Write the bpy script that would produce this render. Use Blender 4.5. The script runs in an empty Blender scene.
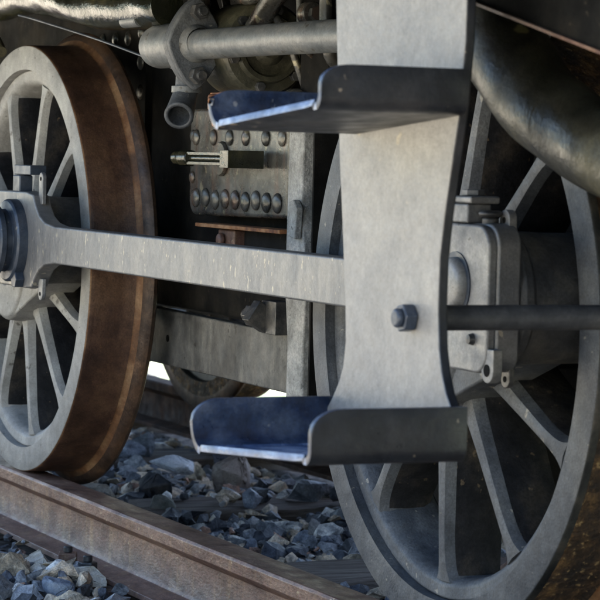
import bpy, bmesh, math, random
import numpy as np
from mathutils import Vector, Matrix
random.seed(7); RNG = np.random.default_rng(11)
PI = math.pi
SC = bpy.context.scene
COL = SC.collection

# ---------------------------------------------------------------- camera
cam_d = bpy.data.cameras.new('camera'); cam = bpy.data.objects.new('camera', cam_d); COL.objects.link(cam)
YAW, PIT, ROL = 1.157174, 0.0548, 0.0241207
CAM = Vector((5.302436, -1.678388, 0.229487))
_d = Vector((-math.sin(YAW)*math.cos(PIT), math.cos(YAW)*math.cos(PIT), -math.sin(PIT)))
_r = Vector((math.cos(YAW), math.sin(YAW), 0)); _u = _r.cross(_d)
r2 = math.cos(ROL)*_r + math.sin(ROL)*_u; u2 = -math.sin(ROL)*_r + math.cos(ROL)*_u
M = Matrix((r2, u2, -_d)).transposed().to_4x4(); M.translation = CAM
cam.matrix_world = M
cam_d.sensor_width = 36; cam_d.lens = 36*2610.5/600
cam_d.clip_start = 0.1; cam_d.clip_end = 4000
cam_d.dof.use_dof = True; cam_d.dof.focus_distance = 4.35; cam_d.dof.aperture_fstop = 19
SC.camera = cam
# ---------------------------------------------------------------- light
SUN_EL, SUN_AZ = math.radians(66), math.radians(8)      # azimuth from +Y towards -X
w = bpy.data.worlds.new('World'); SC.world = w; w.use_nodes = True
nt = w.node_tree; nt.nodes.clear()
sky = nt.nodes.new('ShaderNodeTexSky'); sky.sky_type = 'NISHITA'; sky.sun_disc = False
sky.sun_elevation = SUN_EL; sky.sun_rotation = -SUN_AZ
bg = nt.nodes.new('ShaderNodeBackground'); bg.inputs[1].default_value = 0.125
wo = nt.nodes.new('ShaderNodeOutputWorld')
nt.links.new(sky.outputs[0], bg.inputs[0]); nt.links.new(bg.outputs[0], wo.inputs[0])
sd = bpy.data.lights.new('sun', 'SUN'); sd.energy = 5.0; sd.angle = math.radians(0.5); sd.color = (1, .9, .76)
so = bpy.data.objects.new('sun', sd); COL.objects.link(so)
sv = Vector((-math.sin(SUN_AZ)*math.cos(SUN_EL), math.cos(SUN_AZ)*math.cos(SUN_EL), math.sin(SUN_EL)))
so.rotation_euler = sv.to_track_quat('Z', 'Y').to_euler()
SC.view_settings.view_transform = 'Standard'; SC.view_settings.look = 'None'
SC.view_settings.exposure = 2.2; SC.view_settings.gamma = 1
try: SC.view_settings.use_curve_mapping = False
except Exception: pass

# ---------------------------------------------------------------- materials
def mat(name, cols, rough=.6, metal=0., scale=8., bump=.3, bscale=120., stretch=(1, 1, 1), chips=None, chip_scale=40., chip_amt=.68,
        streak=None, streak_amt=.6, rvar=.15, detail=8, spec=.5, bdist=.0015, island=None, grain=.22):
    m = bpy.data.materials.new(name); m.use_nodes = True
    N = m.node_tree.nodes; Lk = m.node_tree.links; b = N['Principled BSDF']
    tc = N.new('ShaderNodeTexCoord'); mp = N.new('ShaderNodeMapping'); mp.inputs['Scale'].default_value = stretch
    Lk.new(tc.outputs['Object'], mp.inputs[0])
    def noise(s, d=detail, r=.6, src=mp):
        n = N.new('ShaderNodeTexNoise'); n.inputs['Scale'].default_value = s; n.inputs['Detail'].default_value = d
        n.inputs['Roughness'].default_value = r; Lk.new(src.outputs[0] if src is mp else src, n.inputs['Vector']); return n
    n1 = noise(scale); cr = N.new('ShaderNodeValToRGB'); Lk.new(n1.outputs[0], cr.inputs[0])
    el = cr.color_ramp.elements
    k = len(cols)
    el[0].position = .36; el[0].color = (*cols[0], 1); el[1].position = .64; el[1].color = (*cols[-1], 1)
    for i in range(1, k-1):
        e = el.new(.36+.28*i/(k-1)); e.color = (*cols[i], 1)
    col = cr.outputs[0]
    if island:
        g = N.new('ShaderNodeNewGeometry'); c2 = N.new('ShaderNodeValToRGB'); c2.color_ramp.interpolation = 'CONSTANT'
        Lk.new(g.outputs['Random Per Island'], c2.inputs[0]); ee = c2.color_ramp.elements
        for i, (pos, c) in enumerate(island):
            if i < 2: e = ee[i]; e.position = pos
            else: e = ee.new(pos)
            e.color = (*c, 1)
        mx = N.new('ShaderNodeMix'); mx.data_type = 'RGBA'; mx.blend_type = 'MULTIPLY'; mx.inputs[0].default_value = 1
        Lk.new(col, mx.inputs[6]); Lk.new(c2.outputs[0], mx.inputs[7]); col = mx.outputs[2]
    def overlay(col, fac, c):
        mx = N.new('ShaderNodeMix'); mx.data_type = 'RGBA'; Lk.new(fac, mx.inputs[0]); Lk.new(col, mx.inputs[6]); mx.inputs[7].default_value = (*c, 1)
        return mx.outputs[2]
    def thresh(src, lo, hi, top=1.):
        r = N.new('ShaderNodeMapRange'); r.inputs[1].default_value = lo; r.inputs[2].default_value = hi; r.inputs[4].default_value = top
        Lk.new(src, r.inputs[0]); return r.outputs[0]
    if streak:
        m2 = N.new('ShaderNodeMapping'); m2.inputs['Scale'].default_value = (22, 22, 3.); Lk.new(tc.outputs['Object'], m2.inputs[0])
        ns = noise(1.6, 5, .6, m2.outputs[0]); col = overlay(col, thresh(ns.outputs[0], .52, .72, streak_amt), streak)
    if chips:
        nc = noise(chip_scale, 3, .5); nb = noise(chip_scale*.12, 2, .5)
        ml = N.new('ShaderNodeMath'); ml.operation = 'MULTIPLY_ADD'; ml.inputs[1].default_value = .25; Lk.new(nb.outputs[0], ml.inputs[0]); Lk.new(nc.outputs[0], ml.inputs[2])
        col = overlay(col, thresh(ml.outputs[0], chip_amt+.1, chip_amt+.13, .85), chips)
    if grain:
        ng = noise(300, 4, .75); gr = N.new('ShaderNodeMapRange'); gr.inputs[1].default_value = .3; gr.inputs[2].default_value = .7
        gr.inputs[3].default_value = 1-grain; gr.inputs[4].default_value = 1+grain; Lk.new(ng.outputs[0], gr.inputs[0])
        nh = noise(scale*6, 4, .65); gh = N.new('ShaderNodeMapRange'); gh.inputs[1].default_value = .35; gh.inputs[2].default_value = .65
        gh.inputs[3].default_value = 1-grain*.55; gh.inputs[4].default_value = 1+grain*.55; Lk.new(nh.outputs[0], gh.inputs[0])
        mm = N.new('ShaderNodeMath'); mm.operation = 'MULTIPLY'; Lk.new(gr.outputs[0], mm.inputs[0]); Lk.new(gh.outputs[0], mm.inputs[1])
        vm = N.new('ShaderNodeVectorMath'); vm.operation = 'SCALE'; Lk.new(col, vm.inputs[0]); Lk.new(mm.outputs[0], vm.inputs['Scale']); col = vm.outputs[0]
    Lk.new(col, b.inputs['Base Color'])
    rr = N.new('ShaderNodeMapRange'); rr.inputs[3].default_value = max(.05, rough-rvar); rr.inputs[4].default_value = min(1, rough+rvar)
    rr.inputs[1].default_value = .3; rr.inputs[2].default_value = .7
    n2 = noise(scale*2.3); Lk.new(n2.outputs[0], rr.inputs[0]); Lk.new(rr.outputs[0], b.inputs['Roughness'])
    b.inputs['Metallic'].default_value = metal; b.inputs['Specular IOR Level'].default_value = spec
    if bump:
        nb1 = noise(bscale, 6, .65); bp = N.new('ShaderNodeBump'); bp.inputs['Strength'].default_value = bump; bp.inputs['Distance'].default_value = bdist
        Lk.new(nb1.outputs[0], bp.inputs['Height']); nrm = bp
        nb2 = noise(bscale*.12, 3, .5); bp2 = N.new('ShaderNodeBump'); bp2.inputs['Strength'].default_value = bump; bp2.inputs['Distance'].default_value = bdist*3
        Lk.new(nb2.outputs[0], bp2.inputs['Height']); Lk.new(bp.outputs[0], bp2.inputs['Normal']); nrm = bp2
        Lk.new(nrm.outputs[0], b.inputs['Normal'])
    return m

MT = {}
MT['wheel_dust'] = mat('dusty grey wheel paint', [(.04, .045, .053), (.064, .07, .078), (.105, .108, .108)], .55, 0, 8, .6, 260, chips=(.26, .24, .2), chip_scale=55, chip_amt=.715, grain=.4, rvar=.08)
MT['wheel_pale'] = mat('pale dusty wheel paint', [(.19, .187, .175), (.25, .245, .23), (.31, .305, .28)], .6, 0, 8, .6, 260, chips=(.1, .09, .08), chip_scale=60, chip_amt=.7, grain=.22, rvar=.08)
MT['wheel_shade'] = mat('grimy wheel paint with shade', [(.006, .0065, .008), (.014, .014, .0155), (.04, .034, .028)], .7, 0, 12, .6, 200, chips=(.1, .075, .05), chip_scale=70, chip_amt=.72, spec=.18, grain=.4)  # grime colour, darkened further for the shade on the spoke sides
MT['tyre'] = mat('rusty brown tyre steel', [(.048, .025, .016), (.08, .041, .025), (.115, .062, .035)], .5, .25, 12, .5, 260, chips=(.16, .085, .04), chip_scale=80, chip_amt=.73, grain=.35, rvar=.08)
MT['tread'] = mat('golden rusty rough tyre', [(.018, .012, .008), (.05, .028, .012), (.15, .085, .03)], .75, .1, 30, 1., 120, bdist=.005, chips=(.26, .18, .08), chip_scale=120, chip_amt=.66, grain=.5)
MT['edge_dark'] = mat('dark oily tyre edge', [(.012, .014, .014), (.028, .03, .028), (.06, .055, .045)], .5, .2, 20, .5, 150)
MT['flange'] = mat('worn rust of the flange', [(.035, .022, .016), (.062, .038, .025), (.11, .062, .036)], .46, .35, 14, .5, 200, grain=.3)
MT['rust_line'] = mat('orange rust line', [(.07, .035, .018), (.15, .07, .03), (.24, .14, .07)], .6, .2, 12, .5, 200)
MT['steel'] = mat('dull bare rod steel', [(.155, .157, .16), (.18, .18, .18), (.21, .206, .2)], .45, .45, 9, .4, 160, stretch=(2, 1, 1), chips=(.42, .38, .3), chip_scale=60, chip_amt=.69, streak=(.24, .24, .23), streak_amt=.25, grain=.2, rvar=.07)
MT['dark_steel'] = mat('oily dark blue steel', [(.018, .026, .04), (.035, .048, .07), (.07, .08, .1)], .42, .35, 10, .3, 160, chips=(.2, .18, .15), chip_scale=60, chip_amt=.72)
MT['eye'] = mat('grey machined steel', [(.12, .125, .13), (.19, .19, .19), (.27, .265, .25)], .5, .35, 12, .4, 160, chips=(.07, .065, .06), chip_scale=50, chip_amt=.72)
MT['plate'] = mat('worn light grey paint', [(.20, .197, .19), (.225, .22, .21), (.25, .243, .227)], .5, .1, 14, .55, 130, chips=(.34, .31, .25), chip_scale=24, chip_amt=.69, streak=(.17, .165, .155), streak_amt=.15, grain=.17, rvar=.05)
MT['edge'] = mat('black step paint', [(.008, .009, .012), (.014, .016, .02), (.03, .03, .033)], .42, 0, 12, .5, 150, chips=(.2, .17, .13), chip_scale=50, chip_amt=.71)
MT['navy'] = mat('worn navy blue tread paint', [(.010, .015, .03), (.016, .028, .06), (.05, .065, .10)], .34, .1, 20, .6, 120, chips=(.2, .2, .2), chip_scale=50, chip_amt=.7, grain=.3)
MT['frame'] = mat('oil stained frame steel', [(.05, .05, .048), (.095, .094, .088), (.14, .136, .125)], .45, .2, 8, .5, 160, streak=(.24, .23, .2), streak_amt=.5, chips=(.02, .018, .016), chip_scale=60, chip_amt=.7, grain=.3)
MT['strip'] = mat('pitted light grey casting', [(.2, .2, .19), (.3, .3, .285), (.4, .39, .37)], .6, .1, 24, .9, 120, bdist=.003, chips=(.08, .08, .075), chip_scale=110, chip_amt=.71, grain=.3)
MT['box'] = mat('greasy grey axlebox steel', [(.03, .03, .027), (.065, .064, .058), (.12, .115, .10)], .3, .4, 14, .4, 120, streak=(.16, .065, .03), streak_amt=.5, chips=(.24, .22, .15), chip_scale=45, chip_amt=.69)
MT['black'] = mat('sooty black paint', [(.004, .004, .004), (.008, .008, .0075), (.018, .016, .013)], .85, 0, 8, .5, 120, chips=(.035, .03, .022), chip_scale=60, chip_amt=.72, spec=.12, rvar=.1)
MT['pipe'] = mat('grey painted pipe', [(.085, .092, .095), (.115, .122, .125), (.16, .16, .153)], .45, .1, 20, .45, 150, chips=(.05, .045, .035), chip_scale=40, chip_amt=.69, grain=.25, rvar=.07)
MT['olive'] = mat('oily olive dark pipe', [(.02, .02, .014), (.05, .048, .033), (.10, .093, .06)], .42, .15, 9, .55, 14, chips=(.16, .15, .07), chip_scale=14, chip_amt=.71, bdist=.008, rvar=.16, spec=.5, grain=.35)
MT['rustp'] = mat('orange rust', [(.12, .04, .015), (.3, .12, .04), (.42, .22, .1)], .7, 0, 30, .5, 150)
MT['bolt'] = mat('worn bolt steel', [(.04, .042, .045), (.075, .075, .075), (.14, .13, .115)], .42, .5, 30, .4, 200)
MT['rail_top'] = mat('brown rail steel', [(.09, .045, .033), (.155, .086, .062), (.23, .14, .10)], .46, .2, 14, .6, 240, stretch=(.5, 1, 1), chips=(.38, .28, .18), chip_scale=110, chip_amt=.71, streak=(.32, .2, .1), streak_amt=.45, grain=.38)
MT['rail_dark'] = mat('dark rusty rail', [(.03, .015, .01), (.055, .028, .018), (.10, .052, .033)], .8, .0, 14, .4, 200, spec=.15)
MT['drum'] = mat('dull grey drum', [(.03, .031, .033), (.05, .05, .05), (.08, .075, .065)], .55, .1, 18, .5, 180, grain=.35)
MT['oilpipe'] = mat('black oily pipe', [(.007, .008, .005), (.016, .017, .010), (.05, .046, .022)], .17, 0, 9, .6, 12, bdist=.008, rvar=.08, spec=.35)
MT['bar'] = mat('dull dark bar', [(.03, .032, .036), (.05, .052, .056), (.085, .085, .085)], .5, .1, 20, .4, 160)
MT['worn'] = mat('worn tread with sky sheen', [(.025, .045, .10), (.09, .13, .23), (.26, .31, .4)], .35, .1, 26, .6, 100, stretch=(.5, 1.5, 1), grain=.3)  # worn tread colours with the blue sky reflection painted in
MT['wood'] = mat('weathered sleeper timber', [(.07, .05, .04), (.13, .1, .08), (.21, .175, .145)], .85, 0, 12, .9, 70, stretch=(4, .4, 4), bdist=.006)
MT['sleeper_grey'] = MT['wood']
MT['stone'] = mat('ballast stone', [(.6, .61, .62), (1.45, 1.4, 1.34), (2.2, 2.05, 1.85)], .5, 0, 38, 1., 90, bdist=.006, spec=.6, grain=.4,
    island=[(0, (.045, .052, .068)), (.13, (.10, .112, .132)), (.27, (.18, .195, .22)), (.4, (.05, .055, .062)), (.5, (.25, .265, .285)), (.56, (.12, .125, .13)), (.6, (.36, .30, .22)), (.72, (.24, .14, .10)), (.77, (.42, .35, .27)), (.88, (.5, .5, .49)), (.95, (.14, .16, .2))])
MT['soil'] = mat('ballast bed grit', [(.03, .028, .028), (.07, .062, .055), (.16, .14, .12)], .9, 0, 30, 1., 60, bdist=.01)
MT['ground'] = mat('dry pale ground', [(.50, .46, .37), (.62, .56, .46), (.50, .53, .42)], .95, 0, .7, .8, 12, bdist=.02)

# ---------------------------------------------------------------- helpers
def sharp(bm, ang=38):
    bm.normal_update()
    a = math.radians(ang)
    for f in bm.faces: f.smooth = True
    for e in bm.edges:
        if len(e.link_faces) == 2 and e.calc_face_angle(0) > a: e.smooth = False
def obj(name, bm, m, parent=None, loc=None, bevel=0, seg=2, flat=False, recalc=True):
    if recalc: bmesh.ops.recalc_face_normals(bm, faces=bm.faces)
    if not flat: sharp(bm)
    me = bpy.data.meshes.new(name); bm.to_mesh(me); bm.free()
    for x in (m if isinstance(m, (list, tuple)) else [m]): me.materials.append(x)
    o = bpy.data.objects.new(name, me); COL.objects.link(o)
    if loc: o.location = loc
    if parent is not None: o.parent = parent
    if bevel:
        b = o.modifiers.new('bevel', 'BEVEL'); b.width = bevel; b.segments = seg; b.limit_method = 'ANGLE'; b.angle_limit = math.radians(35); b.harden_normals = True
    return o
def prism(bm, pts, y0, y1, axis='y', mi=0):
    """polygon in the plane perpendicular to axis, extruded from y0 to y1"""
    def V(p, t):
        return {'y': (p[0], t, p[1]), 'x': (t, p[0], p[1]), 'z': (p[0], p[1], t)}[axis]
    a = [bm.verts.new(V(p, y0)) for p in pts]; b = [bm.verts.new(V(p, y1)) for p in pts]
    n = len(pts); fs = [bm.faces.new(a), bm.faces.new(b[::-1])]
    for i in range(n): fs.append(bm.faces.new((a[i], b[i], b[(i+1) % n], a[(i+1) % n])))
    for f in fs: f.material_index = mi
    return fs
def box(bm, x0, x1, y0, y1, z0, z1): return prism(bm, [(x0, z0), (x1, z0), (x1, z1), (x0, z1)], y0, y1)
def lathe(bm, prof, c=(0, 0, 0), axis='y', n=96, mi=None, closed=True):
    """prof: (radius, along) pairs"""
    rings = []
    for k in range(n):
        t = 2*PI*k/n; cs, sn = math.cos(t), math.sin(t)
        row = []
        for r, s in prof:
            p = {'y': (r*cs, s, r*sn), 'x': (s, r*cs, r*sn), 'z': (r*cs, r*sn, s)}[axis]
            row.append(bm.verts.new((p[0]+c[0], p[1]+c[1], p[2]+c[2])))
        rings.append(row)
    m = len(prof)
    for k in range(n):
        A, B = rings[k], rings[(k+1) % n]
        for i in range(m if closed else m-1):
            j = (i+1) % m
            f = bm.faces.new((A[i], A[j], B[j], B[i]))
            if mi: f.material_index = mi[i]
    if not closed:
        if prof[0][0] > 1e-6: bm.faces.new([r[0] for r in rings])
        if prof[-1][0] > 1e-6: bm.faces.new([r[-1] for r in rings][::-1])
    return rings
def cyl(bm, c, r, a0, a1, axis='y', n=32, ch=.003):
    lathe(bm, [(r-ch, a0), (r, a0+ch), (r, a1-ch), (r-ch, a1)], c, axis, n, closed=False)
def hexa(bm, c, r, a0, a1, axis='x', rot=0, n=6):
    pts = [(r*math.cos(rot+2*PI*k/n), r*math.sin(rot+2*PI*k/n)) for k in range(n)]
    i = {'x': (1, 2), 'y': (0, 2), 'z': (0, 1)}[axis]
    prism(bm, [(p[0]+c[i[0]], p[1]+c[i[1]]) for p in pts], a0, a1, axis)
def tube(bm, path, rad, n=24, cap=True, wob=0):
    P = [Vector(p) for p in path]
    # Catmull-Rom resample
    Q, Rr = [], []
    rads = rad if isinstance(rad, (list, tuple)) else [rad]*len(P)
    for i in range(len(P)-1):
        p0, p1, p2, p3 = P[max(i-1, 0)], P[i], P[i+1], P[min(i+2, len(P)-1)]
        for k in range(8):
            t = k/8
            Q.append(.5*((2*p1)+(p2-p0)*t+(2*p0-5*p1+4*p2-p3)*t*t+(3*p1-p0-3*p2+p3)*t**3)); Rr.append(rads[i]*(1-t)+rads[i+1]*t)
    Q.append(P[-1]); Rr.append(rads[-1])
    up = Vector((0, 0, 1)); rings = []
    for i, q in enumerate(Q):
        d = (Q[min(i+1, len(Q)-1)]-Q[max(i-1, 0)]).normalized()
        if abs(d.dot(up)) > .97: up = Vector((0, 1, 0))
        a = d.cross(up).normalized(); b = a.cross(d).normalized(); up = b
        rr = []
        for k in range(n):
            t = 2*PI*k/n; r = Rr[i]*(1+wob*math.sin(3*t+i*.7)+wob*math.sin(t*2+i*.31))
            rr.append(bm.verts.new(q+a*r*math.cos(t)+b*r*math.sin(t)))
        rings.append(rr)
    for A, B in zip(rings, rings[1:]):
        for k in range(n): bm.faces.new((A[k], A[(k+1) % n], B[(k+1) % n], B[k]))
    if cap: bm.faces.new(rings[0]); bm.faces.new(rings[-1][::-1])
def arc(cx, cz, r, a0, a1, n=8):
    return [(cx+r*math.cos(math.radians(a0+(a1-a0)*k/n)), cz+r*math.sin(math.radians(a0+(a1-a0)*k/n))) for k in range(n+1)]
B = bmesh.new
def thing(o, label, cat, group=None, kind=None):
    o['label'] = label; o['category'] = cat
    if group: o['group'] = group
    if kind: o['kind'] = kind
    return o
def empty(name, loc=(0, 0, 0)):
    o = bpy.data.objects.new(name, None); COL.objects.link(o); o.location = loc; o.empty_display_size = .1; return o
def copy_tree(o, parent):
    c = o.copy(); COL.objects.link(c); c.parent = parent
    for ch in list(o.children): copy_tree(ch, c)
    return c

# ---------------------------------------------------------------- the setting
RT = -.45                     # top of rail
ZS = -.583                    # top of sleepers
bm = B()
n = 60; S = 1500.
prism(bm, [(-S, -S), (S, -S), (S, S), (-S, S)], -.72, -.70, 'z')
g = obj('ground', bm, MT['ground'], flat=True); g['kind'] = 'structure'
MT['verge'] = mat('dry grass verge', [(.10, .17, .10), (.22, .28, .19), (.34, .36, .29)], .95, 0, 2.5, .8, 20, bdist=.02)
bm = B(); prism(bm, [(-300, 2.0), (60, 2.0), (60, 60), (-300, 60)], -.6995, -.694, 'z'); gv = obj('grass_verge', bm, MT['verge'], flat=True); gv['kind'] = 'structure'
# ballast bed (a low bumpy bank)
bm = B()
nx, ny = 260, 90
X0, X1, Y0, Y1 = -14, 6, -1.1, 1.95
vs = []
for i in range(nx+1):
    row = []
    for j in range(ny+1):
        x = X0+(X1-X0)*i/nx; y = Y0+(Y1-Y0)*j/ny
        e = min((y-Y0)/.35, (Y1-y)/.35, 1)
        z = -.73+.105*e**.6+.008*math.sin(x*9+y*4)*math.sin(y*11-x*3)+random.uniform(-.006, .006)
        row.append(bm.verts.new((x, y, z)))
    vs.append(row)
for i in range(nx):
    for j in range(ny): bm.faces.new((vs[i][j], vs[i+1][j], vs[i+1][j+1], vs[i][j+1]))
bed = obj('ballast_bed', bm, MT['soil']); bed['kind'] = 'structure'

# sleepers
sleepers = []
bm = B()
L2 = 1.0
segs = 24
prev = None
for k in range(segs+1):
    y = -L2+2*L2*k/segs
    q = [bm.verts.new((sx*.12+random.uniform(-.003, .003), y, zz+(random.uniform(-.004, .002) if zz == 0 else 0))) for sx, zz in ((-1, -.13), (1, -.13), (1, 0), (.3, 0), (-.3, 0), (-1, 0))]
    if prev:
        for a in range(6): bm.faces.new((prev[a], prev[(a+1) % 6], q[(a+1) % 6], q[a]))
    else: bm.faces.new(q)
    prev = q
bm.faces.new(prev[::-1])
sl = obj('sleeper', bm, MT['wood'], bevel=.006)
SLX = [-.325+.97*k for k in range(-7, 4)]
ORD = ['first', 'second', 'third', 'fourth', 'fifth', 'sixth', 'seventh', 'eighth']
for i, x in enumerate(SLX):
    o = sl if i == 0 else sl.copy()
    if i: COL.objects.link(o)
    o.location = (x, .566, ZS); o.rotation_euler.z = math.radians(-1.5 if abs(x+.325) < .01 else random.uniform(-.8, .8))
    k = round((x+.325)/.97)
    if k < 0: lab = 'dark timber sleeper, %s one beyond the sleeper between the two big wheels' % ORD[-k-1]
    elif k == 0: lab = 'weathered dark timber sleeper crossing the stones between the two big wheels'
    elif k == 1: lab = 'greyish timber sleeper at the bottom edge, under the rusty rail nuts'
    else: lab = 'timber sleeper, %s one in front of the sleeper with the rusty nuts' % ORD[k-2]
    thing(o, lab, 'sleeper', 'timber sleepers under the track')
# rails
def rail(y, name, label, m='rail_top'):
    """y = centre of head"""
    bm = B()
    hw = .034
    pr = [(-hw+.004, 0), (-hw, -.005), (-hw, -.025), (-hw+.006, -.03), (-.009, -.042), (-.009, -.106), (-.014, -.1135), (-.06, -.1215), (-.062, -.132)]
    pr = pr+[(-a, b) for a, b in pr[::-1]]
    prev = None
    xs = [-40+.5*k for k in range(0, 100)]
    for x in xs:
        q = [bm.verts.new((x, p[0], p[1])) for p in pr]
        if prev:
            for a in range(len(pr)): bm.faces.new((prev[a], prev[(a+1) % len(pr)], q[(a+1) % len(pr)], q[a]))
        else: bm.faces.new(q)
        prev = q
    bm.faces.new(prev[::-1])
    o = obj(name, bm, MT[m], loc=(0, y, RT), bevel=.0015)
    thing(o, label, 'rail', 'rails of the track'); return o
rail(.0215, 'rail', 'brown rusty rail in the foreground on which the two big wheels stand')
rail(1.0855, 'rail', 'dark rusty rail on the far side, seen under the grey frame beam', 'rail_dark')
# rail fastenings
def fastening(x, y, label, rot=0, big=1.):
    t = empty('rail_fastening', (x, y, ZS)); t.rotation_euler.z = rot
    thing(t, label, 'rail fastening', 'bolts holding the rail foot')
    bm = B(); box(bm, -.045, .045, -.03, .028, .0, .014); obj('clip_plate', bm, MT['rail_top'], t, bevel=.003)
    bm = B(); hexa(bm, (-.01, 0, 0), .019*big, .014, .038, 'z', .3, 4 if big > 1 else 6); obj('nut', bm, MT['rail_top'] if big > 1 else MT['bolt'], t, bevel=.002)
    bm = B(); cyl(bm, (-.01, 0, 0), .009, .038, .05, 'z', 16, .002); obj('bolt', bm, MT['bolt'], t)
    return t
for x in SLX:
    k = round((x+.325)/.97)
    if not -2 <= k <= 2: continue
    wh_ = {-2: 'second sleeper beyond the middle one', -1: 'first sleeper beyond the middle one', 0: 'middle sleeper between the big wheels', 1: '', 2: 'sleeper closest to the camera'}[k]
    if k == 1:
        fastening(x-.1, -.062, 'square rusty nut on the outer rail foot, bottom left', .1, 1.3)
        fastening(x+.02, -.066, 'smaller grey nut beside the square rusty nut on the rail foot', -.2)
        fastening(x, .108, 'nut on the inner rail foot beside the nearer wheel', PI)
    else:
        fastening(x-.06, -.062, 'rusty nut outside the near rail on the '+wh_, .1, 1.3)
        fastening(x, .108, 'nut inside the near rail on the '+wh_, PI)

# ballast stones
def rock_variants(k, npts=(9, 14), sub=False):
    out = []
    for i in range(k):
        bm = B(); s = (1, random.uniform(.6, .95), random.uniform(.4, .8))
        for j in range(random.randint(*npts)):
            v = Vector((random.gauss(0, 1), random.gauss(0, 1), random.gauss(0, 1))).normalized()*random.uniform(.8, 1.05)
            bm.verts.new((v.x*s[0], v.y*s[1], v.z*s[2]))
        r = bmesh.ops.convex_hull(bm, input=bm.verts)
        junk = [v for v in bm.verts if not v.link_faces]
        bmesh.ops.delete(bm, geom=junk, context='VERTS')
        bmesh.ops.dissolve_limit(bm, angle_limit=math.radians(12), verts=bm.verts, edges=bm.edges)
        bmesh.ops.triangulate(bm, faces=bm.faces)
        bmesh.ops.subdivide_edges(bm, edges=list(bm.edges), cuts=1, use_grid_fill=True)
        for v in bm.verts:
            c = v.co; nn = Vector((math.sin(c.y*7+i)+math.sin(c.z*13+2*i), math.sin(c.z*8-i)+math.sin(c.x*12), math.sin(c.x*9+i)+math.sin(c.y*14)))
            v.co += nn*.022+Vector((random.gauss(0, .018), random.gauss(0, .018), random.gauss(0, .018)))
        bmesh.ops.triangulate(bm, faces=bm.faces)
        bm.verts.index_update()
        V = np.array([v.co[:] for v in bm.verts]); F = np.array([[v.index for v in f.verts] for f in bm.faces]); bm.free()
        out.append((V, F))
    return out
RV = rock_variants(26)
def rot_rand():
    q = RNG.normal(size=4); q /= np.linalg.norm(q); a, b, c, d = q
    return np.array([[1-2*(c*c+d*d), 2*(b*c-a*d), 2*(b*d+a*c)], [2*(b*c+a*d), 1-2*(b*b+d*d), 2*(c*d-a*b)], [2*(b*d-a*c), 2*(c*d+a*b), 1-2*(b*b+c*c)]])
def bed_free(x, y, r):
    if -.06-r*.7 < y < .105+r*.7 or 1.025-r < y < 1.195+r: return False
    return True
def ballast():
    Vs, Fs, off = [], [], 0
    def add(x, y, z, r):
        nonlocal off
        V, F = RV[RNG.integers(len(RV))]
        W = (V*r)@rot_rand().T
        W[:, 2] *= .8; W += (x, y, z); Vs.append(W); Fs.append(F+off); off += len(V)
    def region(x0, x1, y0, y1, dens, rs, layers):
        nn = int((x1-x0)*(y1-y0)*dens)
        for k in range(nn):
            x = RNG.uniform(x0, x1); y = RNG.uniform(y0, y1)
            r = float(np.clip(RNG.lognormal(math.log(rs), .38), rs*.45, rs*2.1))
            ons = min(abs(x-s) for s in SLX) < .12+r*.6
            if not bed_free(x, y, r) and not (r < .02 and y < -.035 and x0 == -.3): continue
            if ons and -.42 < y < 1.6:
                if RNG.random() > (.05 if y > -.06 else .95): continue
                z = ZS+r*.45+(RNG.uniform(0, .012) if y < -.06 else 0)
            else:
                z = -.622+RNG.uniform(0, .028)*layers-r*.1
            e = min((y+1.1)/.35, (1.95-y)/.35, 1)
            if e < 1: z -= .1*(1-max(e, 0)**.6)
            add(x, y, z, r)
    region(-3.2, 1.6, -.75, 1.08, 1100, .021, 1.)
    region(-2.6, .9, .12, 1.05, 520, .031, 1.5)
    region(.0, 1.1, -.5, -.07, 700, .024, 1.9)
    region(-.3, 1.1, -.14, -.045, 260, .011, 2.4)
    region(-10, -3.2, -1.05, 1.9, 260, .032, 1.)
    region(-3.2, 4.5, 1.2, 1.9, 260, .03, 1.)
    region(-3.2, 4.5, -1.05, -.75, 260, .03, 1.)
    region(1.6, 4.5, -.75, 1.08, 260, .03, 1.)
    V = np.concatenate(Vs); F = np.concatenate(Fs)
    me = bpy.data.meshes.new('ballast_stones'); me.vertices.add(len(V)); me.vertices.foreach_set('co', V.astype(np.float32).ravel())
    me.loops.add(F.size); me.loops.foreach_set('vertex_index', F.astype(np.int32).ravel())
    me.polygons.add(len(F)); me.polygons.foreach_set('loop_start', np.arange(0, F.size, 3, dtype=np.int32)); me.update(calc_edges=True); me.validate(); me.shade_flat(); me.materials.append(MT['stone'])
    o = bpy.data.objects.new('ballast_stones', me); COL.objects.link(o)
    thing(o, 'dark blue grey and pale crushed stones filling the track between rails and sleepers', 'ballast', kind='stuff')
ballast()
# the stones one can single out
def big_stone(x, y, z, s, cols, label, seed, rz=0):
    random.seed(seed); bm = B()
    for j in range(16):
        v = Vector((random.gauss(0, 1), random.gauss(0, 1), random.gauss(0, 1))).normalized()*random.uniform(.85, 1.1)
        bm.verts.new((v.x*s[0], v.y*s[1], v.z*s[2]))
    bmesh.ops.convex_hull(bm, input=bm.verts); bmesh.ops.delete(bm, geom=[v for v in bm.verts if not v.link_faces], context='VERTS')
    bmesh.ops.bevel(bm, geom=list(bm.edges), offset=min(s)*.09, segments=1, affect='EDGES', clamp_overlap=True)
    bmesh.ops.triangulate(bm, faces=bm.faces); bmesh.ops.subdivide_edges(bm, edges=list(bm.edges), cuts=2, use_grid_fill=True)
    for v in bm.verts: v.co += Vector([random.gauss(0, min(s)*.022) for _ in range(3)])
    m = mat(label[:40], cols, .85, 0, 30, 1., 70, bdist=.005)
    o = obj('stone', bm, m, loc=(x, y, z)); o.rotation_euler.z = rz
    thing(o, label, 'stone', 'larger stones in the ballast'); return o
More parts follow.
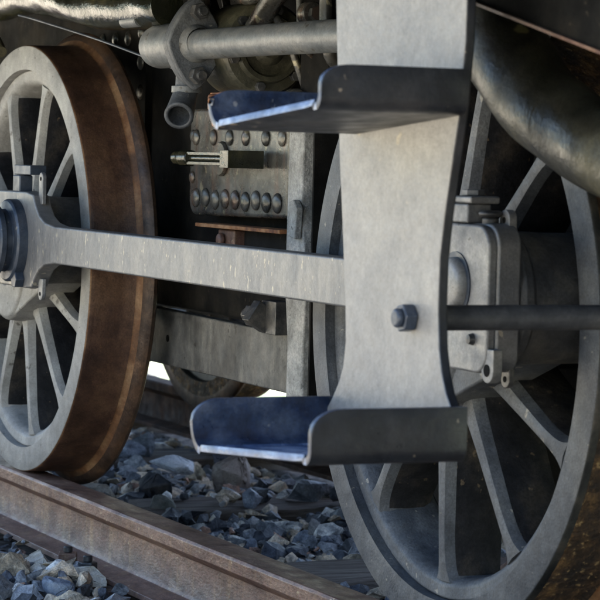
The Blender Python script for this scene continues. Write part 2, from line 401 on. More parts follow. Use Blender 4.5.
big_stone(-.60, .74, -.56, (.05, .06, .058), [(.16, .12, .1), (.3, .24, .2), (.36, .3, .25)], 'large rough brown stone with pits under the lower step tray, the tallest of the stones', 3)
big_stone(-.72, .63, -.545, (.07, .055, .028), [(.45, .47, .5), (.6, .62, .65), (.7, .7, .7)], 'flat white angular stone left of the rough brown stone', 5, .5)
big_stone(-.55, .52, -.575, (.06, .05, .045), [(.02, .022, .026), (.04, .04, .045), (.09, .08, .07)], 'big black stone with a reddish top below the white flat stone', 8)
big_stone(-.55, .35, -.58, (.07, .045, .04), [(.26, .21, .15), (.38, .33, .26), (.45, .41, .35)], 'cream and tan stone close to the far wheel flange', 12, .8)
big_stone(-.38, .27, -.585, (.05, .045, .035), [(.26, .13, .09), (.36, .22, .17), (.4, .3, .25)], 'pinkish stone lying between the wheel flange and the cream stones', 13)
big_stone(-.28, .43, -.585, (.055, .04, .032), [(.12, .13, .1), (.2, .2, .17), (.27, .25, .2)], 'olive grey stone at the edge of the sleeper', 21)
big_stone(.33, -.21, -.575, (.075, .055, .05), [(.05, .06, .08), (.1, .12, .15), (.22, .24, .27)], 'dark slate grey pointed stone near the left edge outside the rail', 31)
big_stone(.44, -.24, -.6, (.05, .045, .04), [(.07, .09, .12), (.13, .16, .21), (.22, .25, .3)], 'bluish stone with white flecks below the pointed slate stone', 35)
big_stone(.575, -.125, -.565, (.075, .045, .035), [(.36, .31, .24), (.48, .43, .36), (.56, .52, .45)], 'cream coloured lumpy stone just left of the rusty nuts', 41, .4)
big_stone(.72, -.1, -.562, (.06, .032, .027), [(.38, .33, .25), (.5, .46, .38), (.58, .54, .47)], 'long cream stone just in front of the grey nut', 44, .6)
big_stone(.655, -.15, -.562, (.04, .03, .026), [(.42, .36, .27), (.52, .48, .4), (.6, .56, .5)], 'small rounded cream stone between the two larger cream stones', 47, .2)
big_stone(.79, -.17, -.57, (.04, .03, .034), [(.12, .14, .18), (.2, .23, .28), (.3, .33, .37)], 'pale blue sharp stone at the bottom edge of the picture', 52, .4)
random.seed(99)

# ---------------------------------------------------------------- locomotive
LOCO = empty('steam_locomotive', (0, 0, RT))
thing(LOCO, 'old steam locomotive running gear with grey spoked wheels, steel rod and hanging footsteps', 'locomotive')
ROOT = LOCO
def part(name, bm, m, parent=None, bevel=0, loc=None, **k):
    p = parent or ROOT
    o = obj(name, bm, m, None, loc, bevel, **k)
    o.parent = p
    if p is ROOT: o.matrix_parent_inverse = Matrix.Translation((0, 0, -RT))
    return o
R = .45; L = 1.9775; PX, PZ = .29, .05; A3 = -1.42

def make_wheel(angles, mface, msp, medge, mtread, medge2):
    """local coordinates: axle at the origin, face plane y=0, inside towards +y"""
    # rim + hub + crank web
    bm = B()
    lathe(bm, [(.3985, .014), (.378, .016), (.371, .022), (.366, .04), (.364, .108), (.372, .118), (.3985, .12)], n=128)
    lathe(bm, [(.055, -.035), (.122, -.035), (.13, -.027), (.134, .01), (.13, .12), (.12, .135), (.055, .135)], n=64)
    # crank web hull between hub and pin
    a = math.atan2(PZ, PX); d = math.hypot(PX, PZ); be = math.acos((.128-.078)/d)
    pts = arc(0, 0, .128, math.degrees(a+be), math.degrees(a-be)+360, 20)+arc(PX, PZ, .078, math.degrees(a-be), math.degrees(a+be), 14)
    prism(bm, pts, -.03, .05)
    wh = obj('wheel', bm, mface, bevel=.004)
    bm = B()   # tyre with flange
    lathe(bm, [(.3995, 0), (.4472, 0), (.4488, .0012), (.4500, .004), (.4508, .012), (.4515, .06), (.4532, .0965), (.4565, .101), (.4645, .1065), (.472, .11), (.479, .1165), (.482, .1235), (.4795, .131), (.472, .135), (.44, .137), (.3995, .137)], n=160,
          mi=[0, 0, 2, 5, 1, 1, 4, 4, 3, 3, 3, 3, 3, 3, 1, 0])
    ty = obj('tyre', bm, [mface, mtread, medge, MT['flange'], MT['rust_line'], medge2], wh)
    # spokes
    for an in angles:
        bm = B(); t = math.radians(an)
        prof = [(.11, .042), (.128, .033), (.145, .026), (.165, .0215), (.20, .0185), (.25, .0162), (.30, .0145), (.325, .015), (.342, .0168), (.355, .0200), (.364, .0255), (.3735, .034)]
        ring = []
        for i, (r, hw) in enumerate(prof):
            f = i/(len(prof)-1); y0 = .002+.012*f; y1 = .115-.012*f
            sec = []
            for u, v in ((-1, .5), (-.92, .18), (-.6, .03), (0, 0), (.6, .03), (.92, .18), (1, .5), (.92, .82), (.6, .97), (0, 1), (-.6, .97), (-.92, .82)):
                x = r; z = u*hw; y = y0+(y1-y0)*v
                sec.append(bm.verts.new((x*math.cos(t)-z*math.sin(t), y, x*math.sin(t)+z*math.cos(t))))
            ring.append(sec)
        for A_, B_ in zip(ring, ring[1:]):
            for k in range(12): bm.faces.new((A_[k], A_[(k+1) % 12], B_[(k+1) % 12], B_[k]))
        bm.faces.new(ring[0]); bm.faces.new(ring[-1][::-1])
        # rear half darkened with grime and painted shade, front edge dusty
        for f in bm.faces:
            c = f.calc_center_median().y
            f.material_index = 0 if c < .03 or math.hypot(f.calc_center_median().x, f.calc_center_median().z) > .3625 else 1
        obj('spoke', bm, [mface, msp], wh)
    bm = B()   # crank pin boss
    lathe(bm, [(0, -.078), (.09, -.078), (.098, -.072), (.098, -.06), (.089, -.054), (.087, 0), (.087, .1), (.08, .11), (0, .11)], (PX, 0, PZ), n=64, closed=False)
    obj('crank_pin', bm, MT['drum'], wh, bevel=.002)
    return wh
ANG1 = [-83, -50, -20, 9, 40.7, 75.3, 114, 146, 177, 208, 240]
ANG2 = [-90, -56, -24.5, 8.2, 42, 76, 106, 138, 169, 200, 231]
wa = make_wheel(ANG1, MT['wheel_pale'], MT['wheel_shade'], MT['rust_line'], MT['tyre'], MT['tyre'])
wb = make_wheel(ANG2, MT['wheel_dust'], MT['wheel_shade'], MT['edge_dark'], MT['tread'], MT['edge_dark'])
def attach(o, x, y, mirror=False):
    o.parent = ROOT; o.matrix_parent_inverse = Matrix.Translation((0, 0, -RT)); o.location = (x, y, 0)
    if mirror: o.scale = (1, -1, 1)
attach(wa, 0, 0); attach(wb, L, 0)
wa['label'] = 'farther spoked wheel with pale dusty face and rusty brown tyre'
wb['label'] = 'nearer spoked wheel with bluish grey face'
w3 = copy_tree(wb, ROOT); attach(w3, A3, 0); w3['label'] = 'third wheel of the row, beyond the left edge'
for x, src in ((0, wa), (L, wb), (A3, wb)):
    c = copy_tree(src, ROOT); attach(c, x, 1.107, True); c['label'] = 'wheel on the far side of the axle, spoke backs darkened'
for x in (0, L, A3):
    bm = B(); cyl(bm, (x, 0, 0), .07, .12, 1.015, 'y', 40); part('axle', bm, MT['black'])

# coupling rods
def rod(x0, x1, y0, y1, block0=True):
    bm = B()
    h = .0355
    def endL(cx):     # block shaped end
        return [(cx+.27, PZ+h), (cx+.21, PZ+h+.006), (cx+.175, PZ+h+.018), (cx+.15, PZ+h+.038), (cx+.135, PZ+.093), (cx+.09, PZ+.098), (cx-.1, PZ+.098), (cx-.125, PZ+.08),
                (cx-.13, PZ), (cx-.125, PZ-.08), (cx-.1, PZ-.092), (cx+.09, PZ-.092), (cx+.135, PZ-.088), (cx+.15, PZ-h-.036), (cx+.175, PZ-h-.018), (cx+.21, PZ-h-.006), (cx+.27, PZ-h)]
    pl = endL(x0+PX)
    cx = x1+PX
    prr = [(cx-.22, PZ-h), (cx-.15, PZ-h-.01), (cx-.11, PZ-.075)]+arc(cx+.066, PZ-.066, .026, -90, 0, 5)+arc(cx+.062, PZ+.07, .030, 0, 90, 5)+[(cx-.06, PZ+.098), (cx-.11, PZ+.085), (cx-.15, PZ+h+.01), (cx-.22, PZ+h)]
    prism(bm, pl+prr, y0, y1)
    return part('coupling_rod', bm, MT['steel'], bevel=.004)
r1 = rod(0, L, -.112, -.078)
r1['label'] = 'long straight bare steel coupling rod with pale chips, between the two wheels'
def far_side(o):
    c = copy_tree(o, ROOT); c.matrix_parent_inverse = Matrix.Translation((0, 0, -RT)); c.location = (0, 1.107, 0); c.scale = (1, -1, 1); return c
# rod furniture: near (wheel 2) end
def tab(x, z0, z1, wd, y0, y1, m, parent, hole=.008, name='lug', up=True):
    """small upright eye plate with rounded end and a hole"""
    bm = B()
    zc = z1-wd if up else z0+wd
    base = z0 if up else z1
    o = arc(x, zc, wd, 0, 180, 10) if up else arc(x, zc, wd, 180, 360, 10)
    outer = o+([(x-wd, base), (x+wd, base)] if up else [(x+wd, base), (x-wd, base)])
    prism(bm, outer, y0, y1)
    ob = part(name, bm, m, parent, bevel=.0015)
    bm = B(); lathe(bm, [(0, y0-.0008), (hole, y0-.0008), (hole, y0+.001), (0, y0+.001)], (x, 0, zc), n=20)
    h = part('hole', bm, MT['black'], parent)
    return ob
def furn(cx, parent, full=True):
    # oil cup box on top of the eye
    bm = B(); box(bm, cx-.04, cx+.022, -.122, -.086, PZ+.099, PZ+.124); part('oil_cup', bm, MT['eye'], parent, bevel=.003)
    bm = B(); box(bm, cx-.028, cx+.034, -.124, -.08, PZ+.1245, PZ+.134); part('oil_cup_lid', bm, MT['eye'], parent, bevel=.003)
    bm = B(); hexa(bm, (cx+.0, -.103, 0), .015, PZ+.1345, PZ+.142, 'z'); part('nut', bm, MT['eye'], parent, bevel=.001)
# eye overlay at wheel 2: strap face
cx = L+PX
bm = B()
pts = [(cx-.13, PZ-.093)]+arc(cx+.058, PZ-.063, .03, -90, 0, 6)+arc(cx+.056, PZ+.066, .032, 0, 90, 6)+[(cx-.13, PZ+.098)]
prism(bm, pts, -.124, -.11); part('strap', bm, MT['eye'], r1, bevel=.004)
bm = B(); lathe(bm, [(0, -.14), (.028, -.14), (.034, -.136), (.036, -.13), (.036, -.123), (0, -.123)], (cx-.002, 0, PZ+.018), n=40, closed=False); part('pin_cap', bm, MT['eye'], r1)
bm = B(); lathe(bm, [(.036, -.126), (.043, -.126), (.043, -.12), (.036, -.12)], (cx-.002, 0, PZ+.018), n=40); part('pin_collar', bm, MT['dark_steel'], r1)
furn(cx+.0, r1)
bm = B(); cyl(bm, (cx+.045, -.1, 0), .011, PZ+.088, PZ+.108, 'z', 20); cyl(bm, (cx+.045, -.1, 0), .016, PZ+.108, PZ+.116, 'z', 20); part('oil_nipple', bm, MT['bolt'], r1, bevel=.001)
tab(cx+.06, PZ+.07, PZ+.118, .0135, -.088, -.076, MT['eye'], r1, .004)
tab(cx+.088, PZ-.104, PZ-.06, .0165, -.122, -.108, MT['eye'], r1, .008, up=False)
tab(cx+.07, PZ-.112, PZ-.075, .0115, -.086, -.078, MT['bolt'], r1, .004, up=False)
# far end (wheel 1): stacked bosses of the driving rod
cx = PX
bm = B()
lathe(bm, [(0, -.165), (.066, -.165), (.07, -.161), (.07, -.151), (.062, -.149), (.062, -.136), (.078, -.134), (.082, -.13), (.082, -.111), (0, -.111)], (cx+.03, 0, PZ), n=56, closed=False)
part('big_end_boss', bm, MT['dark_steel'], r1, bevel=.001)
bm = B(); cyl(bm, (cx+.02, 0, PZ), .066, -.25, -.166, 'y', 48, .005); part('crank_pin_end', bm, MT['dark_steel'], r1)
bm = B(); hexa(bm, (cx+.075, 0, PZ-.075), .018, -.13, -.112, 'y'); part('strap_bolt', bm, MT['dark_steel'], r1, bevel=.002)
bm = B(); box(bm, cx-.01, cx+.035, -.108, -.08, PZ+.096, PZ+.13); part('oil_cup', bm, MT['dark_steel'], r1, bevel=.003)
bm = B(); box(bm, cx-.016, cx+.09, -.104, -.07, PZ+.131, PZ+.15); part('oil_cup_lid', bm, MT['dark_steel'], r1, bevel=.002)
tab(cx+.147, PZ+.075, PZ+.137, .0125, -.1, -.092, MT['eye'], r1, .004)
tab(cx+.155, PZ-.112, PZ-.07, .0125, -.1, -.092, MT['eye'], r1, .004, up=False)
far_side(r1)
bm = B(); h = .034
prism(bm, [(A3+PX-.1, PZ-.08), (A3+PX+.1, PZ-.08), (A3+PX+.2, PZ-h), (PX-.2, PZ-h), (PX-.1, PZ-.08), (PX+.02, PZ-.085), (PX+.06, PZ), (PX+.02, PZ+.085), (PX-.1, PZ+.08), (PX-.2, PZ+h), (A3+PX+.2, PZ+h), (A3+PX+.1, PZ+.08), (A3+PX-.1, PZ+.08)], -.225, -.19)
part('connecting_rod', bm, MT['steel'], bevel=.004)

# main frames
FY = .19
def frame_plate(y0, y1, zoff=0):
    bm = B()
    box(bm, -3.2, .20, y0, y1, -.205, .62)
    box(bm, 1.16, 3.1, y0+.02, y1+.02, -.10, .62)
    return bm
fr = part('frame', frame_plate(.2, .225), MT['black'])
part('frame', frame_plate(.95, .975), MT['black'])
bm = B()   # lower beam
prism(bm, [(.16, -.194), (1.09, -.195), (1.09, -.088), (.22, -.082), (.16, -.1)], FY-.012, FY+.012)
beam = part('frame_beam', bm, MT['frame'], fr, bevel=.003); beam['label'] = 'streaked grey lower frame beam'
bm = B()   # a vertical hornblock casting, with its taller left strip
prism(bm, [(1.07, -.21), (1.145, -.213), (1.14, -.1), (1.148, .02), (1.12, .14), (1.128, .3), (1.06, .3), (1.055, .0), (1.072, -.1)], FY-.035, FY+.012)
part('hornblock', bm, MT['strip'], fr, bevel=.004)
bm = B(); prism(bm, [(1.098, .09), (1.128, .085), (1.135, .14), (1.118, .155), (1.10, .15)], FY-.05, FY-.036); part('wedge', bm, MT['strip'], fr, bevel=.003)
bm = B(); prism(bm, [(1.156, -.22), (1.162, -.22), (1.162, .32), (1.156, .32)], FY-.03, FY+.02); part('liner', bm, MT['black'], fr)
# upper frame between
bm = B(); box(bm, .2, 1.16, .215, .235, -.08, .62); part('frame_web', bm, MT['black'], fr)
# axlebox cover (riveted box) with dimples
bm = B()
pts = [(1.05, .118), (.60, .112)]+arc(.595, .145, .033, 265, 180, 6)+[(.562, .318), (1.05, .318)]
prism(bm, pts, FY-.03, FY+.02)
bx = part('axlebox_cover', bm, MT['box'], fr, bevel=.008, )
def rivet(x, y, z, r, par, m='box'):
    bm = B(); lathe(bm, [(0, -.4*r)]+[(r*math.sin(a*PI/16), -.4*r*math.cos(a*PI/16)) for a in range(1, 8)]+[(r, 0), (0, .001)], (x, y, z), n=24, closed=False)
    part('rivet', bm, MT[m], par)
for k in range(9): rivet(.605+.05*k, FY-.031, .146+.002*math.sin(k*2.3), .0185, bx)
for k, xx in enumerate((.60, .69, .77, .85, .945, 1.02)): rivet(xx, FY-.031, .262, .0155, bx)
for k in range(3): rivet(.583, FY-.031, .185+.04*k, .012, bx)
bm = B(); lathe(bm, [(0, -.006), (.03, -.006), (.033, -.002), (.033, 0), (0, 0)], (.735, FY-.031, .222), n=32, closed=False); part('boss', bm, MT['box'], bx)
bm = B(); box(bm, .64, 1.05, FY-.045, FY+.0, .092, .099); part('drip_ledge', bm, MT['rustp'], bx, bevel=.001)
bm = B(); box(bm, .72, .80, FY-.03, FY+.0, .05, .09); lathe(bm, [(0, -.012), (.012, -.01), (.014, 0), (0, 0)], (.75, FY-.032, .07), n=16, closed=False); part('bracket', bm, MT['rail_top'], bx, bevel=.004)
bm = B(); box(bm, .8, 1.05, FY-.01, FY+.01, .0, .092); part('spring_pad', bm, MT['black'], bx, bevel=.004)
# clevis pin
bm = B()
cyl(bm, (0, .06, .222), .0125, .575, .60, 'x', 20, .002); cyl(bm, (0, .062, .222), .015, .605, .65, 'x', 20, .002)
box(bm, .65, .83, .052, .075, .21, .216); box(bm, .65, .83, .052, .075, .228, .234); cyl(bm, (0, .062, .222), .007, .64, .84, 'x', 16, .001)
box(bm, .82, .86, .05, .12, .206, .238)
cv = part('clevis_pin', bm, MT['oilpipe'], fr, bevel=.0015, )
cv.location = (.10, 0.03, 0); cv.scale = (1, 1, 1)
# bolt on beam
bm = B(); hexa(bm, (0, .145, -.06), .03, .955, .985, 'x', .2, 4); hexa(bm, (0, .145, -.06), .021, .93, .955, 'x'); cyl(bm, (0, .145, -.06), .012, .905, .935, 'x', 20, .002); box(bm, .965, 1.03, .15, .185, -.09, -.03)
part('frame_bolt', bm, MT['bolt'], fr, bevel=.002)
bm = B(); lathe(bm, [(0, -.001), (.007, -.001), (.007, 0), (0, 0)], (.42, FY-.0125, -.14), n=16); part('hole', bm, MT['black'], fr)
# rivet line on inner frame by the left wheel, faint
for k in range(6): rivet(.17, .2, .17+.062*k, .016, fr, 'box')
for k in range(4): rivet(.09-.08*k, .2, .47, .016, fr, 'box')
# ashpan / boiler underside between the frames
bm = B(); box(bm, -1.4, 2.8, .26, .87, .02, .6); box(bm, 1.25, 1.75, .27, .86, -.36, .018); part('ashpan', bm, MT['black'], bevel=.02)

# upper pipework
pw = bm = B()
tube(bm, [(.86, 0, .424), (1.1, 0, .4215), (1.35, 0, .4205), (1.6, 0, .418), (2.2, .02, .41)], .0262, 28)
pp = part('steam_pipe', bm, MT['pipe']); pp['label'] = 'straight grey pipe ending in a bolted flange'
def oval_flange(x0, x1, cy, cz, hz, hy):
    pts = []
    for a in range(48):
        t = 2*PI*a/48; y = math.cos(t); z = math.sin(t)
        # diamond-ish oval: two lobes up and down
        rr = (abs(y/hy)**1.35+abs(z/hz)**1.35)**(-1/1.35)
        pts.append((cy+y*rr, cz+z*rr))
    return pts
bm = B(); prism(bm, oval_flange(0, 0, .0, .424, .082, .052), .985, 1.0, 'x'); prism(bm, oval_flange(0, 0, 0, .424, .079, .049), .957, .98, 'x')
fl = part('pipe_flange', bm, MT['wheel_dust'], pp, bevel=.003)
for s in (-1, 1):
    bm = B(); hexa(bm, (0, 0, .424+s*.056), .0155, 1.0, 1.02, 'x', .3); cyl(bm, (0, 0, .424+s*.056), .009, 1.02, 1.032, 'x', 14, .001)
    part('flange_bolt', bm, MT['bolt'], pp, bevel=.001)
bm = B(); lathe(bm, [(0, .80), (.03, .80), (.038, .806), (.04, .82), (.04, .957), (0, .957)], (0, 0, .424), 'x', 40, closed=False)
part('valve_body', bm, MT['pipe'], pp)
bm = B(); lathe(bm, [(.026, 1.0), (.034, 1.0), (.031, 1.01), (.027, 1.02)], (0, 0, .424), 'x', 32); part('collar', bm, MT['pipe'], pp)
bm = B(); tube(bm, [(.955, 0, .385), (.955, 0, .35), (.957, -.004, .333), (.972, -.016, .310), (.992, -.028, .296)], [.016, .017, .0185, .021, .023], 24, False)
el = part('drain_elbow', bm, MT['wheel_dust'], pp)
sm = el.modifiers.new('s', 'SOLIDIFY'); sm.thickness = .007; sm.offset = 0
bm = B(); lathe(bm, [(.0195, .338), (.027, .338), (.027, .350), (.0195, .350)], (.955, 0, 0), 'z', 28); part('collar', bm, MT['pipe'], el, bevel=.001)
# upstand pipe above the valve and rods going up
bm = B(); tube(bm, [(.93, .02, .44), (.93, .03, .5), (.93, .04, .62)], .021, 20); part('riser', bm, MT['box'], pp)
bm = B(); tube(bm, [(.9, .06, .46), (.86, .05, .54), (.85, .05, .62)], .03, 20); part('riser', bm, MT['black'], pp)
# round greasy cover behind the pipe
bm = B(); lathe(bm, [(0, .05), (.018, .05), (.024, .044), (.03, .036), (.046, .036), (.05, .042), (.058, .042), (.062, .03), (.078, .028), (.084, .02), (.084, -.1), (0, -.1)], (1.02, .115, .418), 'x', n=56, closed=False)
cv2 = part('round_cover', bm, MT['olive'])
for k in range(6):
    t = 2*PI*k/6+.3; bm = B(); hexa(bm, (0, .115+.069*math.cos(t), .418+.069*math.sin(t)), .009, 1.049, 1.062, 'x')
    part('cover_bolt', bm, MT['bolt'], cv2, bevel=.001)
for pts, r in (([(1.16, .03, .62), (1.16, .04, .52), (1.15, .10, .45), (1.15, .14, .36), (1.13, .17, .31)], .007),
               ([(.8, .12, .60), (.84, .12, .50), (.88, .13, .40), (.9, .14, .33)], .008),
               ([(1.35, .1, .62), (1.33, .1, .5), (1.33, .11, .40), (1.31, .17, .36)], .012),
               ([(1.22, .09, .62), (1.24, .09, .5), (1.24, .1, .42), (1.2, .17, .38)], .006),
               ([(.98, .05, .62), (1.0, .05, .53), (1.08, .06, .5), (1.2, .07, .515), (1.4, .07, .52)], .009)):
    bm = B(); tube(bm, pts, r, 12); part('grease_pipe', bm, MT['box'])
for x, y, z, r in ((.99, .03, .525, .021), (1.06, .05, .545, .018), (.84, .06, .48, .022), (1.28, .1, .47, .02), (1.2, .11, .33, .016), (.80, .08, .40, .018)):
    bm = B(); cyl(bm, (0, y, z), r, x-.03, x, 'x', 24, .002); hexa(bm, (0, y, z), r*.62, x+.0005, x+.016, 'x', .4); part('cap_nut', bm, MT['box'])
bm = B(); box(bm, .90, .97, .16, .199, .32, .40); part('bracket', bm, MT['frame'], fr, bevel=.004)
# small rusty cock under the pipe
bm = B(); cyl(bm, (.86, .1, 0), .02, .31, .34, 'z', 20); cyl(bm, (.86, .1, 0), .012, .28, .31, 'z', 20); box(bm, .84, .93, .09, .11, .335, .343); part('drain_cock', bm, MT['rustp'], fr, bevel=.002)
# block right of it
bm = B(); box(bm, 1.18, 1.3, .12, .2, .3, .62); part('bracket', bm, MT['black'], fr, bevel=.006)
bm = B(); tube(bm, [(1.1, .07, .45), (1.18, .07, .5), (1.28, .07, .56), (1.36, .08, .66)], .02, 20); part('bent_pipe', bm, MT['box'])
# left shiny oily pipe along the top
bm = B()
tube(bm, [(-.9, .0, .56), (-.45, 0, .548), (-.2, 0, .543), (-.08, 0, .546), (.08, 0, .55), (.22, 0, .54), (.36, 0, .522), (.6, 0, .503), (.8, 0, .495), (.86, .0, .495)], [.026, .03, .034, .034, .037, .041, .042, .041, .039, .036], 32, wob=.03)
op = part('oil_pipe', bm, MT['oilpipe']); op['label'] = 'shiny dark olive pipe along the top left'
bm = B(); cyl(bm, (0, -.02, .474), .013, .68, .76, 'x', 20, .002); lathe(bm, [(.006, .76), (.0125, .76), (.0125, .764), (.006, .764)], (0, -.02, .474), 'x', 20); part('union', bm, MT['pipe'], op)
bm = B(); tube(bm, [(.02, -.02, .512), (.103, -.01, .500), (.483, 0, .446), (.817, .01, .391), (.9, .01, .375)], .0025, 10); part('wire', bm, MT['dark_steel'], op)
# clutter at the top left under the pipe
bm = B(); cyl(bm, (.06, .12, .475), .028, .12, .199, 'y', 28)
part('bracket', bm, MT['black'], fr, bevel=.003)
bm = B(); tube(bm, [(-.4, 0, .50), (-.3, 0, .49), (-.22, 0, .47), (-.17, .0, .44)], .014, 16); part('union', bm, MT['olive'], op)

# big oily pipe right, sloping behind the step
bm = B()
tube(bm, [(2.26, -.15, .56), (2.34, -.15, .46), (2.43, -.15, .37), (2.52, -.15, .305), (2.61, -.15, .268), (2.72, -.15, .235), (2.9, -.14, .21), (3.1, -.12, .2)], [.05, .053, .056, .053, .05, .05, .05, .05], 40, wob=.015)
bp_ = part('exhaust_pipe', bm, MT['olive']); bp_['label'] = 'fat dark oily pipe sloping down behind the step'
# casing plate with sloping lower edge over the big pipe
bm = B(); prism(bm, [(2.35, .464), (2.554, .419), (2.838, .356), (3.2, .276), (3.2, .62), (2.35, .62)], -.262, -.252)
cs = part('casing_plate', bm, MT['black'], bevel=.001)
bm = B(); prism(bm, [(2.35, .461), (2.554, .416), (2.838, .353), (3.2, .273), (3.2, .2765), (2.838, .3565), (2.554, .4195), (2.35, .4645)], -.268, -.24); part('casing_edge_highlight', bm, MT['rail_top'], cs)  # tan strip paints the light caught along the plate's lower edge

# ---------------------------------------------------------------- footstep (hanging plate with two trays)
SY0, SY1 = -.372, -.359
left = [(2.402, .62), (2.411, .42), (2.424, .30), (2.434, .22), (2.447, .14), (2.459, .06), (2.463, .01), (2.458, -.02), (2.447, -.04), (2.43, -.06), (2.41, -.078), (2.395, -.092), (2.393, -.098)]
right = [(2.742, -.088), (2.754, -.062), (2.748, -.045), (2.733, -.028), (2.721, -.006), (2.713, .02), (2.708, .06), (2.709, .12), (2.718, .17), (2.732, .225), (2.748, .29), (2.757, .36), (2.758, .45), (2.756, .62)]
bm = B(); prism(bm, left+right, SY0, SY1)
fs = part('footstep', bm, [MT['plate'], MT['edge']], bevel=.003); fs['label'] = 'light grey waisted hanging step plate with two dark trays'
for p in fs.data.polygons:
    if abs(p.normal.y) < .5: p.material_index = 1
def tray(zn, zf, xn, xf, y_in, y_out, hn, hf, name='tread'):
    """channel: up-turned flanges at the near and far ends, open outer edge"""
    bm = B()
    rb = .030; rn = .009
    def prof(y, f):      # f: 0 inside .. 1 outer edge ; outer corners of the flanges are rounded off
        drop = 0
        if f > .8:
            q = (f-.8)/.2; drop = (1-math.sqrt(max(0, 1-q*q)))
        hN = hn-(hn*.48)*drop; hF = hf-(hf*.48)*drop
        lip = .004*max(0, (f-.85)/.15)**2
        pts = [(xn, zn+hN)]
        pts += [(xn, zn+rn+(hN-rn)*.5), (xn, zn+rn)]
        for k in range(1, 9):
            a = PI/2*k/9; pts.append((xn-rn+rn*math.cos(a), zn+rn-rn*math.sin(a)))
        for k in range(0, 13):
            t = k/12; pts.append((xn-rn+(xf-xn+rn+rb)*t, zn+(zf-zn)*t+lip))
        for k in range(1, 9):
            a = PI/2*k/9; pts.append((xf+rb-rb*math.sin(a), zf+rb-rb*math.cos(a)))
        pts += [(xf, zf+rb), (xf, zf+rb+(hF-rb)*.5), (xf, zf+hF)]
        return pts
    rows = []
    fs_ = [0, .25, .5, .7, .8, .84, .88, .92, .95, .975, .99, 1]
    for f in fs_:
        y = y_in+(y_out-y_in)*f
        rows.append([bm.verts.new((p[0], y, p[1])) for p in prof(y, f)])
    for A_, B_ in zip(rows, rows[1:]):
        for k in range(len(A_)-1): bm.faces.new((A_[k], A_[k+1], B_[k+1], B_[k]))
    bm.normal_update()
    # make normals point up/inwards
    c = [f for f in bm.faces if abs(f.normal.z) > .8]
    if sum(f.normal.z for f in c) < 0: bmesh.ops.reverse_faces(bm, faces=bm.faces)
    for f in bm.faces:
        if f.normal.z > .93: f.material_index = 2  # upward tread faces take the painted sky blue
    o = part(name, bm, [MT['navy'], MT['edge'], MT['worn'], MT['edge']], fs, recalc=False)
    s = o.modifiers.new('solid', 'SOLIDIFY'); s.thickness = .008; s.offset = -1; s.material_offset = 1; s.material_offset_rim = 0
    b = o.modifiers.new('bevel', 'BEVEL'); b.width = .0028; b.segments = 2; b.limit_method = 'ANGLE'; b.angle_limit = math.radians(40)
    return o
tray(-.094, -.117, 2.758, 2.417, -.361, -.548, .054, .056)['label'] = 'lower black step tray with worn blue inside, sky sheen painted on the tread'
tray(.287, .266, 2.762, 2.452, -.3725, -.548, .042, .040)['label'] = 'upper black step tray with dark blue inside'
# fixing bolt and stay bar
bm = B(); hexa(bm, (2.646, 0, .05), .017, SY0-.016, SY0-.001, 'y', .2); lathe(bm, [(0, SY0-.024), (.009, SY0-.024), (.011, SY0-.021), (.011, SY0-.016), (0, SY0-.016)], (2.646, 0, .05), n=20, closed=False)
part('bolt', bm, MT['dark_steel'], fs, bevel=.002)
bm = B(); tube(bm, [(2.646, SY1+.001, .05), (2.646, -.2, .05), (2.646, 0, .05), (2.646, .21, .05)], .0148, 28); part('stay_bar', bm, MT['bar'])
bm = B(); box(bm, 2.55, 2.7, .21, .219, -.02, .12); part('bracket', bm, MT['black'], fr)

# cotter pins and grease nipples on the rod ends
for x, z in ((L+PX-.04, PZ+.06), (L+PX+.05, PZ-.05)):
    bm = B(); lathe(bm, [(0, -.132), (.006, -.131), (.008, -.1242), (0, -.1242)], (x, 0, z), n=14, closed=False); part('rivet', bm, MT['bolt'], r1)
# ---------------------------------------------------------------- body above (gives the shade)
bm = B(); box(bm, -4.2, 3.6, -.62, 1.80, .62, .65); part('running_board', bm, MT['black'], bevel=.004)
bm = B(); box(bm, -2.4, 2.9, -.56, -.0, .651, 1.95); part('side_tank', bm, MT['black'], bevel=.02)
bm = B(); box(bm, -2.4, 2.9, 1.18, 1.74, .651, 1.95); part('side_tank', bm, MT['black'], bevel=.02)
bm = B(); lathe(bm, [(0, 3.5), (.6, 3.5), (.63, 3.46), (.63, -2.4), (0, -2.4)], (0, .589, 1.55), 'x', 64, closed=False); part('boiler', bm, MT['black'])
bm = B(); box(bm, -4.2, -2.41, -.6, 1.78, .651, 2.9); prism(bm, [(-.7, 2.901), (1.88, 2.901), (1.5, 3.1), (-.32, 3.1)], -4.4, -2.2, 'x'); part('cab', bm, MT['black'], bevel=.01)
bm = B(); box(bm, 3.5, 3.62, -.62, 1.8, .40, .619); part('buffer_beam', bm, MT['black'], bevel=.005)

# ---------------------------------------------------------------- added light blockers out of view: wagon in front, shed behind the camera
wg = empty('added_wagon', (4.3, .566, RT))
thing(wg, 'dark wagon added in front of the locomotive to block light', 'wagon')
def wpart(name, bm, m, **k):
    o = obj(name, bm, m, **k); o.parent = wg; o.matrix_parent_inverse = Matrix.Translation((-4.3, -.566, -RT)); return o
bm = B(); box(bm, 4.3, 10.3, -.5, 1.68, .35, 2.3); wpart('body', bm, MT['black'], bevel=.02)
bm = B(); box(bm, 4.35, 10.25, -.25, 1.43, .12, .349); wpart('underframe', bm, MT['black'], bevel=.01)
bm = B(); cyl(bm, (0, .566, .25), .04, 3.63, 4.34, 'x', 20); wpart('drawbar', bm, MT['black'])
for x in (5.2, 9.4):
    for y, sg in ((.03, 1), (1.102, -1)):
        bm = B(); lathe(bm, [(0, 0), (.25, -.01), (.38, 0), (.45, 0), (.452, sg*.1), (.48, sg*.115), (.48, sg*.13), (.38, sg*.12), (.25, sg*.06), (0, sg*.1)], (x, y, 0), n=64, closed=False); wpart('wheel', bm, MT['tyre'])
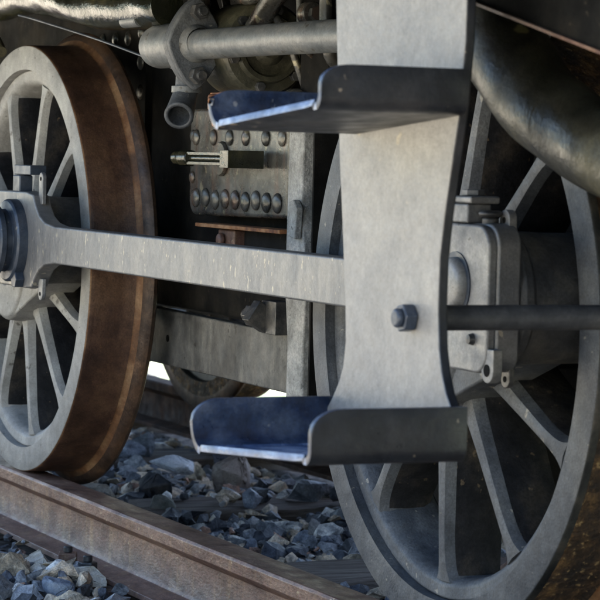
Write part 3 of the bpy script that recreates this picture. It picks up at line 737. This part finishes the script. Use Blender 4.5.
sh = empty('added_shed', (14, 0, -.7))
thing(sh, 'long dark brick shed added behind the viewer to block low sky light', 'shed')
MT['brick'] = mat('dark blocker brick', [(.05, .03, .022), (.09, .05, .035), (.13, .08, .06)], .9, 0, 6, .6, 40)
bm = B(); box(bm, 13, 20, -1.6, 8, -.7, 5.5); wl = obj('wall', bm, MT['brick'], None, bevel=.02); wl.parent = sh; wl.matrix_parent_inverse = Matrix.Translation((-14, 0, .7))
bm = B(); prism(bm, [(-2.0, 5.501), (8.4, 5.501), (3.2, 8)], 12.8, 20.2, 'x'); rf = obj('roof', bm, MT['black'], None); rf.parent = sh; rf.matrix_parent_inverse = Matrix.Translation((-14, 0, .7))

# ---------------------------------------------------------------- trees across the yard, behind the viewer's left shoulder
MT['leaf'] = mat('tree leaves', [(.04, .075, .02), (.07, .12, .03), (.11, .16, .05)], .6, 0, 1.5, 0, grain=0)
MT['bark'] = mat('bark', [(.05, .04, .03), (.1, .08, .06), (.15, .12, .1)], .9, 0, 6, .8, 40)
random.seed(5)
def make_tree():
    t = empty('tree')
    bm = B(); tube(bm, [(0, 0, 0), (.1, 0, 1.5), (0, .15, 3.2), (.1, 0, 5)], [.2, .16, .12, .06], 12)
    for k in range(6):
        a = k*1.1; z = 1.8+.5*k; tube(bm, [(0.05, 0.05, z), (.8*math.cos(a), .8*math.sin(a), z+.7), (1.6*math.cos(a), 1.6*math.sin(a), z+1.3)], [.07, .05, .02], 8)
    o = obj('trunk', bm, MT['bark'], t)
    bm = B(); cl = [(Vector((random.uniform(-2, 2), random.uniform(-2, 2), random.uniform(1.4, 6.6))), random.uniform(.6, 1.3)) for _ in range(34)]
    for k in range(5200):
        c, r = random.choice(cl); d = Vector((random.gauss(0, 1), random.gauss(0, 1), random.gauss(0, 1))).normalized()*r*random.uniform(.5, 1.1)
        p = c+d; a = Vector((random.gauss(0, 1), random.gauss(0, 1), random.gauss(0, .6))).normalized()*.11; b = a.cross(Vector((random.gauss(0, 1), random.gauss(0, 1), random.gauss(0, 1)))).normalized()*.07
        bm.faces.new([bm.verts.new(p+a), bm.verts.new(p+b), bm.verts.new(p-a), bm.verts.new(p-b)])
    obj('crown', bm, MT['leaf'], t, flat=True, recalc=False)
    return t
tr = make_tree()
for k in range(12):
    o = tr if k == 0 else tr.copy()
    if k:
        COL.objects.link(o)
        for ch in list(tr.children):
            c = ch.copy(); COL.objects.link(c); c.parent = o
    o.location = (-46+5.2*k, -27+random.uniform(-1, 1), -.7); o.rotation_euler.z = k*1.3; o.scale = (1, 1, random.uniform(.85, 1.2))
    thing(o, 'broad leafy green tree, number %s from the left in the row across the yard' % ['one', 'two', 'three', 'four', 'five', 'six', 'seven', 'eight', 'nine', 'ten', 'eleven', 'twelve'][k], 'tree', 'row of trees across the yard')
